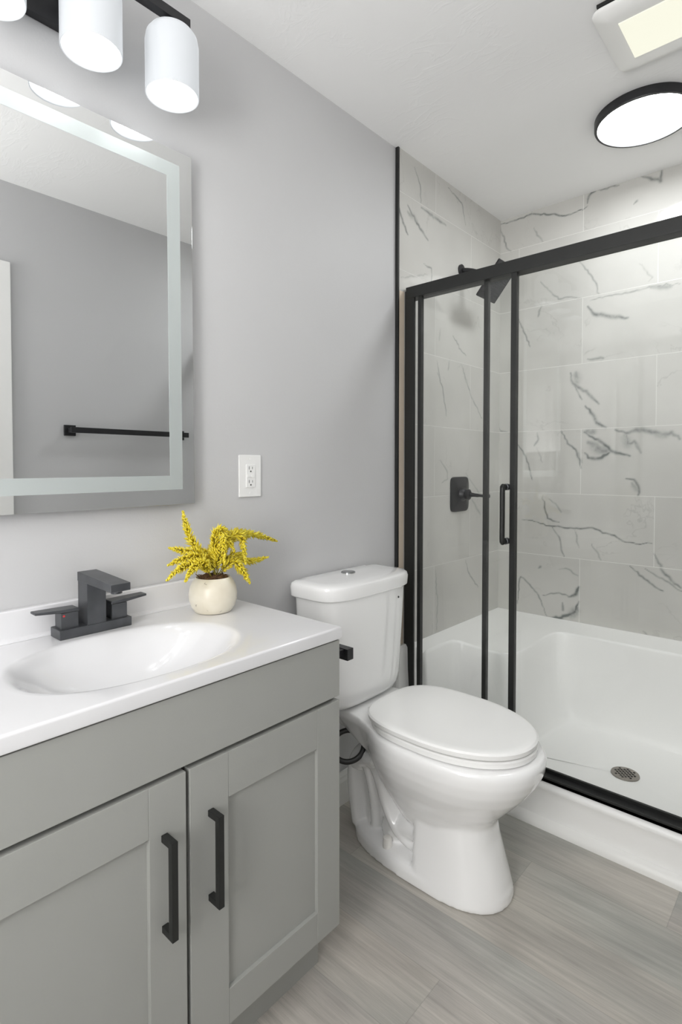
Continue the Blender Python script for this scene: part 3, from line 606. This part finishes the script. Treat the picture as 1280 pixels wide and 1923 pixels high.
# ---------------------------------------------------------------- sink top with integral bowl
ct = thing('sink_countertop', 'white cultured marble vanity top with moulded oval sink and backsplash', 'countertop', (.22, .535, .80))
ZT = .833; cx_, cy_ = .262, .530; ax_, ay_ = .152, .222
X0, X1, Y0_, Y1_ = .003, .456, VY0-.002, VY1+.001
def ovalr(s, z, k=120, dx=0, dy=0, px=2.35):
    return [(cx_+dx+ax_*s*math.copysign(abs(math.cos(a))**(2/px), math.cos(a)), cy_+dy+ay_*s*math.copysign(abs(math.sin(a))**(2/px), math.sin(a)), z) for a in [2*PI*i/k for i in range(k)]]
def rectr(x0, x1, y0, y1, z, k=120):
    out = []
    for (x, y, _) in ovalr(1.0, z, k):
        dx, dy = x-cx_, y-cy_
        tx = ((x1-cx_) if dx > 0 else (x0-cx_))/dx if abs(dx) > 1e-9 else 1e9
        ty = ((y1-cy_) if dy > 0 else (y0-cy_))/dy if abs(dy) > 1e-9 else 1e9
        t = min(tx, ty); out.append([cx_+dx*t, cy_+dy*t, z])
    for corner in ((x0, y0), (x1, y0), (x1, y1), (x0, y1)):
        q = min(out, key=lambda o: (o[0]-corner[0])**2+(o[1]-corner[1])**2); q[0], q[1] = corner
    return [tuple(q) for q in out]
b = bmesh.new()
rg_ = [rectr(X0+.004, X1-.01, Y0_+.004, Y1_-.004, .8055), rectr(X0, X1-.001, Y0_, Y1_, .8055), rectr(X0, X1, Y0_, Y1_, .809), rectr(X0, X1, Y0_, Y1_, ZT-.005), rectr(X0, X1-.0015, Y0_, Y1_-.0015, ZT-.0015), rectr(X0, X1-.005, Y0_, Y1_-.004, ZT)]
rg_.append(ovalr(1.06, ZT))
for s, dz in ((1.02, .0003), (.99, .002), (.96, .0055), (.92, .011), (.86, .0215), (.78, .036), (.68, .053), (.55, .070), (.4, .084), (.22, .092), (.1, .094)):
    rg_.append(ovalr(s, ZT-dz))
loft(b, rg_, False, True)
obj('counter_slab', b, M_MARBLE_TOP, ct, 50)
b = bmesh.new(); add_box(b, (.002, Y0_, ZT-.004), (.021, Y1_, .899), .003, 3)
pr = [(.020, ZT+.010), (.0225, ZT+.004), (.030, ZT+.0004), (.020, ZT-.001)]
loft(b, [[(x, y, z) for x, z in pr] for y in (Y0_+.001, Y1_-.001)])
obj('backsplash', b, M_MARBLE_TOP, ct, 30)
b = bmesh.new(); add_lathe(b, [(.001, ZT-.0905), (.018, ZT-.0905), (.021, ZT-.0925), (.022, ZT-.095)], cx_, cy_, 32, True); obj('sink_drain', b, M_CHROME, ct)

# ---------------------------------------------------------------- faucet
fc = thing('sink_faucet', 'dark square two-handle faucet behind the white sink', 'faucet', (.062, .537, ZT))
obj('base_plate', BX((.037, .458, ZT+.0002), (.088, .617, ZT+.021), .0015), M_GUN, fc)
b = bmesh.new(); add_box(b, (.0385, .516, ZT+.020), (.0865, .558, ZT+.113), .0012); obj('spout_column', b, M_GUN, fc)
b = bmesh.new()
loft(b, [[(x, y, z) for y, z in ((.5155, zb), (.5585, zb), (.5585, zt), (.5155, zt))] for x, zb, zt in ((.0375, .945, .9655), (.085, .9445, .9635), (.199, .942, .958))])
bmesh.ops.bevel(b, geom=b.edges[:], offset=.0008, segments=1, affect='EDGES'); obj('spout', b, M_GUN, fc)
b = bmesh.new(); add_lathe(b, [(.0115, .9435), (.0115, .9355), (.010, .935), (.0095, .938)], .180, .537, 28); obj('aerator', b, M_GUN, fc)
for sgn, yc in ((-1, .482), (1, .592)):
    k = obj('valve_body', BX((.046, yc-.018, ZT+.019), (.080, yc+.018, ZT+.055), .0012), M_GUN, fc)
    b = bmesh.new(); y0, y1 = yc-sgn*.019, yc+sgn*.068
    za = ZT+.055
    lo_y, hi_y = min(y0, y1), max(y0, y1)
    tipz = .004
    def sec(y, z0, z1, x0, x1): return [(x0, y, z0), (x1, y, z0), (x1, y, z1), (x0, y, z1)]
    loft(b, [sec(y0, za, za+.007, .046, .081), sec(yc+sgn*.018, za+.001, za+.008, .046, .081), sec(y1, za+.005, za+.010, .050, .077)])
    bmesh.ops.bevel(b, geom=b.edges[:], offset=.0008, segments=1, affect='EDGES')
    lv = obj('lever_handle', b, M_GUN, fc)
    if sgn < 0:
        b = bmesh.new(); add_tube(b, [(.0797, yc-.0125, za-.006), (.0806, yc-.0125, za-.006)], .0024, 12); obj('hot_mark', b, M_RED, k, label='small red hot mark')

# ---------------------------------------------------------------- mirror
mr = thing('wall_mirror', 'rectangular frameless mirror with frosted inner band above the sink', 'mirror', (.0, .535, 1.55))
MY0, MY1, MZ0, MZ1, MX = .245, .8235, 1.1015, 2.006, .030
obj('mirror_box', BX((.001, MY0+.012, MZ0+.012), (.0255, MY1-.012, MZ1-.012), .001), M_SILVER, mr)
obj('mirror_glass', BX((.0255, MY0, MZ0), (MX, MY1, MZ1), .0006), [M_MIRROR], mr)
b = bmesh.new(); i_, o_ = .072, .036
a0, a1, c0, c1 = MY0+o_, MY1-o_, MZ0+o_+.003, MZ1-o_
for lo, hi in (((MX-.0002, a0, c0), (MX+.0004, a1, c0+i_-o_)), ((MX-.0002, a0, c1-(i_-o_)), (MX+.0004, a1, c1)), ((MX-.0002, a0, c0+i_-o_), (MX+.0004, a0+i_-o_, c1-(i_-o_))), ((MX-.0002, a1-(i_-o_), c0+i_-o_), (MX+.0004, a1, c1-(i_-o_)))):
    add_box(b, lo, hi)
obj('frosted_band', b, M_STRIP, mr, label='frosted light band')

mr.rotation_euler.x = .004

# ---------------------------------------------------------------- vanity light
vl = thing('vanity_light', 'black bar vanity light with three white glass shades above the mirror', 'wall light', (.0, .535, 2.2))
obj('back_plate', BX((.0005, .41, 2.160), (.022, .63, 2.285), .002), M_BLACK, vl)
b = bmesh.new(); add_box(b, (.02, .505, 2.230), (.125, .545, 2.2475), .001); obj('support_arm', b, M_BLACK, vl)
obj('cross_bar', BX((.108, .285, 2.247), (.131, .757, 2.269), .001), M_BLACK, vl)
SX = .119
for yc in (.336, .525, .714):
    b = bmesh.new(); add_tube(b, [(SX, yc, 2.250), (SX, yc, 2.236), (SX, yc, 2.215), (SX, yc, 2.210)], [.010, .016, .024, .024], 24); cup = obj('socket_cup', b, M_BLACK, vl)
    b = bmesh.new()
    zt, zb, R = 2.224, 2.071, .0610
    add_lathe(b, [(.020, zt), (.035, zt-.001), (.050, zt-.007), (.058, zt-.018), (R, zt-.034), (R, zt-.07), (R, zb+.002), (R-.001, zb), (R-.003, zb+.001), (R-.0035, zb+.004), (R-.0035, zt-.036), (.052, zt-.020), (.030, zt-.006), (.020, zt-.004)], SX, yc, 56)
    b.faces.ensure_lookup_table()
    for f in b.faces:
        c_ = f.calc_center_median(); rr_ = math.hypot(c_.x-SX, c_.y-yc)
        if f.index//56 >= 8: f.material_index = 1
    obj('glass_shade', b, [M_SHADE, M_SHADEIN], vl, 60, 'white opal glass cylinder shade')
    b = bmesh.new(); add_lathe(b, [(.010, 2.198), (.013, 2.188), (.022, 2.165), (.028, 2.145), (.029, 2.132), (.025, 2.115), (.015, 2.105), (.002, 2.102)], SX, yc, 24, True, True)
    obj('light_bulb', b, M_BULB, cup, 60)

# ---------------------------------------------------------------- ceiling fixtures
cl = thing('ceiling_light', 'round flat ceiling light with a black rim above the shower', 'ceiling light', (.772, 2.178, HC))
dc = (.772, 2.172)
b = bmesh.new(); add_lathe(b, [(.160, HC-.0005), (.160, HC-.026), (.158, HC-.030), (.150, HC-.0305), (.149, HC-.027), (.149, HC-.010)], *dc, 72, True, False); obj('rim', b, M_BLACK, cl, 40)
b = bmesh.new(); add_lathe(b, [(.149, HC-.0275), (.13, HC-.0290), (.09, HC-.0300), (.001, HC-.0305)], *dc, 64, False, True); obj('diffuser', b, M_DISC, cl, 60)
fn = thing('exhaust_fan', 'white square ceiling exhaust fan with a warm rectangular light', 'exhaust fan', (.92, 1.73, HC))
FX0, FX1, FY0, FY1 = .775, 1.075, 1.585, 1.885
def rrect(x0, x1, y0, y1, r, z, k=8):
    out = []
    for cx, cy, a0 in ((x1-r, y1-r, 0), (x0+r, y1-r, PI/2), (x0+r, y0+r, PI), (x1-r, y0+r, 1.5*PI)):
        for i in range(k+1): out.append((cx+r*math.cos(a0+PI/2*i/k), cy+r*math.sin(a0+PI/2*i/k), z))
    return out
b = bmesh.new()
loft(b, [rrect(FX0+.012, FX1-.012, FY0+.012, FY1-.012, .02, HC-.008), rrect(FX0, FX1, FY0, FY1, .03, HC-.010), rrect(FX0, FX1, FY0, FY1, .03, HC-.016), rrect(FX0+.006, FX1-.006, FY0+.006, FY1-.006, .026, HC-.022), rrect(FX0+.03, FX1-.03, FY0+.03, FY1-.03, .01, HC-.030), rrect(FX0+.055, FX1-.055, FY0+.055, FY1-.055, .003, HC-.031)], True, True)
obj('grille_cover', b, M_TRIM, fn, 40)
obj('fan_housing', BX((FX0+.02, FY0-.004, HC-.0085), (FX1-.02, FY1-.01, HC-.0005)), M_BLACKD, fn)
obj('light_lens', BX((.832, 1.645, HC-.0335), (1.018, 1.812, HC-.0305), .001), M_FANL, fn)

# ---------------------------------------------------------------- outlet
ou = thing('power_outlet', 'white rectangular wall outlet with two sockets beside the mirror', 'outlet', (0, 1.031, 1.173))
OY, OZ = 1.0315, 1.173
b = bmesh.new(); add_box(b, (.0003, OY-.041, OZ-.062), (.006, OY+.041, OZ+.062), .0025); obj('cover_plate', b, M_OUTLET, ou)
b = bmesh.new(); add_box(b, (.004, OY-.0165, OZ-.034), (.0085, OY+.0165, OZ+.034), .001); rc = obj('receptacle', b, M_OUTLET, ou)
b = bmesh.new(); add_box(b, (.008, OY-.013, OZ-.0045), (.0098, OY+.001, OZ+.0045), .0005); add_box(b, (.008, OY+.002, OZ-.0045), (.0098, OY+.014, OZ+.0045), .0005); obj('test_buttons', b, M_OUTLET, rc)
for zz in (.020, -.020):
    for lo, hi in (((.0084, OY-.0075, OZ+zz-.001), (.0088, OY-.0060, OZ+zz+.008)), ((.0084, OY+.0050, OZ+zz), (.0088, OY+.0065, OZ+zz+.007))): obj('socket_slot', BX(lo, hi), M_SLOT, rc)
    b = bmesh.new(); add_tube(b, [(.0083, OY-.0005, OZ+zz-.0065), (.0088, OY-.0005, OZ+zz-.0065)], .0024, 12); obj('ground_hole', b, M_SLOT, rc)
for zz in (.050, -.050):
    b = bmesh.new(); add_tube(b, [(.0055, OY, OZ+zz), (.0066, OY, OZ+zz)], .003, 12); obj('plate_screw', b, M_OUTLET, ou)

# ---------------------------------------------------------------- paper holder on the vanity side
tp = thing('paper_holder', 'black square toilet paper holder arm on the side of the vanity', 'paper holder', (.40, .935, .745))
obj('mount_plate', BX((.385, .9335, .722), (.430, .941, .767), .001), M_BLACK, tp)
obj('arm', BX((.396, .940, .738), (.414, 1.004, .756), .001), M_BLACK, tp)
obj('holder_bar', BX((.27, .990, .730), (.426, 1.012, .758), .0012), M_BLACK, tp)

# ---------------------------------------------------------------- towel bar on the right wall
tb = thing('towel_bar', 'black square towel bar on the grey wall, reflected in the mirror', 'towel bar', (W, 1.37, 1.372))
for yc in (1.078, 1.662):
    obj('wall_plate', BX((W-.012, yc-.026, 1.346), (W-.0005, yc+.026, 1.396), .001), M_BLACK, tb)
    obj('post', BX((W-.062, yc-.010, 1.361), (W-.011, yc+.010, 1.381), .001), M_BLACK, tb)
obj('bar', BX((W-.072, 1.06, 1.358), (W-.056, 1.68, 1.384), .001), M_BLACK, tb)

# ---------------------------------------------------------------- plant
pl = thing('potted_plant', 'yellow feathery plume plant in a cream crackled pot on the sink top', 'plant', (.121, .817, ZT))
px_, py_ = .121, .818
b = bmesh.new()
add_lathe(b, [(.040, ZT+.0003), (.046, ZT+.002), (.054, ZT+.014), (.0595, ZT+.030), (.0605, ZT+.045), (.058, ZT+.062), (.052, ZT+.076), (.045, ZT+.085), (.0425, ZT+.088), (.041, ZT+.086), (.040, ZT+.078), (.001, ZT+.070)], px_, py_, 56, True, True)
obj('pot', b, M_POT, pl, 60)
b = bmesh.new()
add_lathe(b, [(.0405, ZT+.077), (.036, ZT+.086), (.025, ZT+.092), (.010, ZT+.094), (.001, ZT+.095)], px_, py_, 40, False, True)
for v in b.verts: v.co += Vector((random.uniform(-1, 1), random.uniform(-1, 1), random.uniform(-1, 1)))*.0022
for _ in range(60):
    a = random.uniform(0, 2*PI); r0 = random.uniform(0, .036); q = Vector((px_+r0*math.cos(a), py_+r0*math.sin(a), ZT+.089))
    add_tube(b, [q, q+Vector((random.uniform(-.01, .01), random.uniform(-.01, .01), random.uniform(.001, .009)))], [.0016, .0008], 5)
obj('moss', b, M_SOIL, pl, 30)
def plume(path):
    P = smooth_path(path, 8); b = bmesh.new(); lay = b.verts.layers.float.new('tone')
    # arc length
    L = [0]
    for q0, q1 in zip(P[:-1], P[1:]): L.append(L[-1]+(q1-q0).length)
    tot = L[-1]; nleaf = int(tot/.00052)
    for i in range(nleaf):
        s = tot*(.16+.84*(i+random.random())/nleaf)
        k = next((j for j in range(1, len(L)) if L[j] >= s), len(L)-1); f = (s-L[k-1])/max(L[k]-L[k-1], 1e-6)
        c = P[k-1].lerp(P[k], f); t = (P[k]-P[k-1]).normalized(); u = s/tot
        wid = .0165*math.sin(PI*min(1, (u*.86+.07)))**.7*(1.0-.55*u**3)
        o = t.orthogonal().normalized(); a = random.uniform(0, 2*PI); d = (o*math.cos(a)+t.cross(o)*math.sin(a))
        dirn = (t*random.uniform(.75, 1.3)+d).normalized(); ln = wid*random.uniform(.9, 1.5)
        base = c+d*wid*random.uniform(0, .25); tip = base+dirn*ln; sd = dirn.cross(d).normalized(); up = dirn.cross(sd).normalized()
        w = random.uniform(.0017, .0029); mid = base.lerp(tip, .45)
        tone = min(1, max(0, random.gauss(.5, .2)))
        ring = [mid+sd*w, mid+up*w*.7, mid-sd*w, mid-up*w*.7]
        vb = b.verts.new(base); vt = b.verts.new(tip); vr = [b.verts.new(q) for q in ring]
        vb[lay] = tone*.35; vt[lay] = min(1, tone+.25)
        for v in vr: v[lay] = tone
        for j in range(4):
            b.faces.new((vb, vr[j], vr[(j+1) % 4])); b.faces.new((vt, vr[(j+1) % 4], vr[j]))
    o = obj('plume', b, M_PLUME, pl, 180)
    b = bmesh.new(); add_tube(b, P, .0011, 5); obj('stem', b, M_STEM, o)
for path in PL: plume(path)
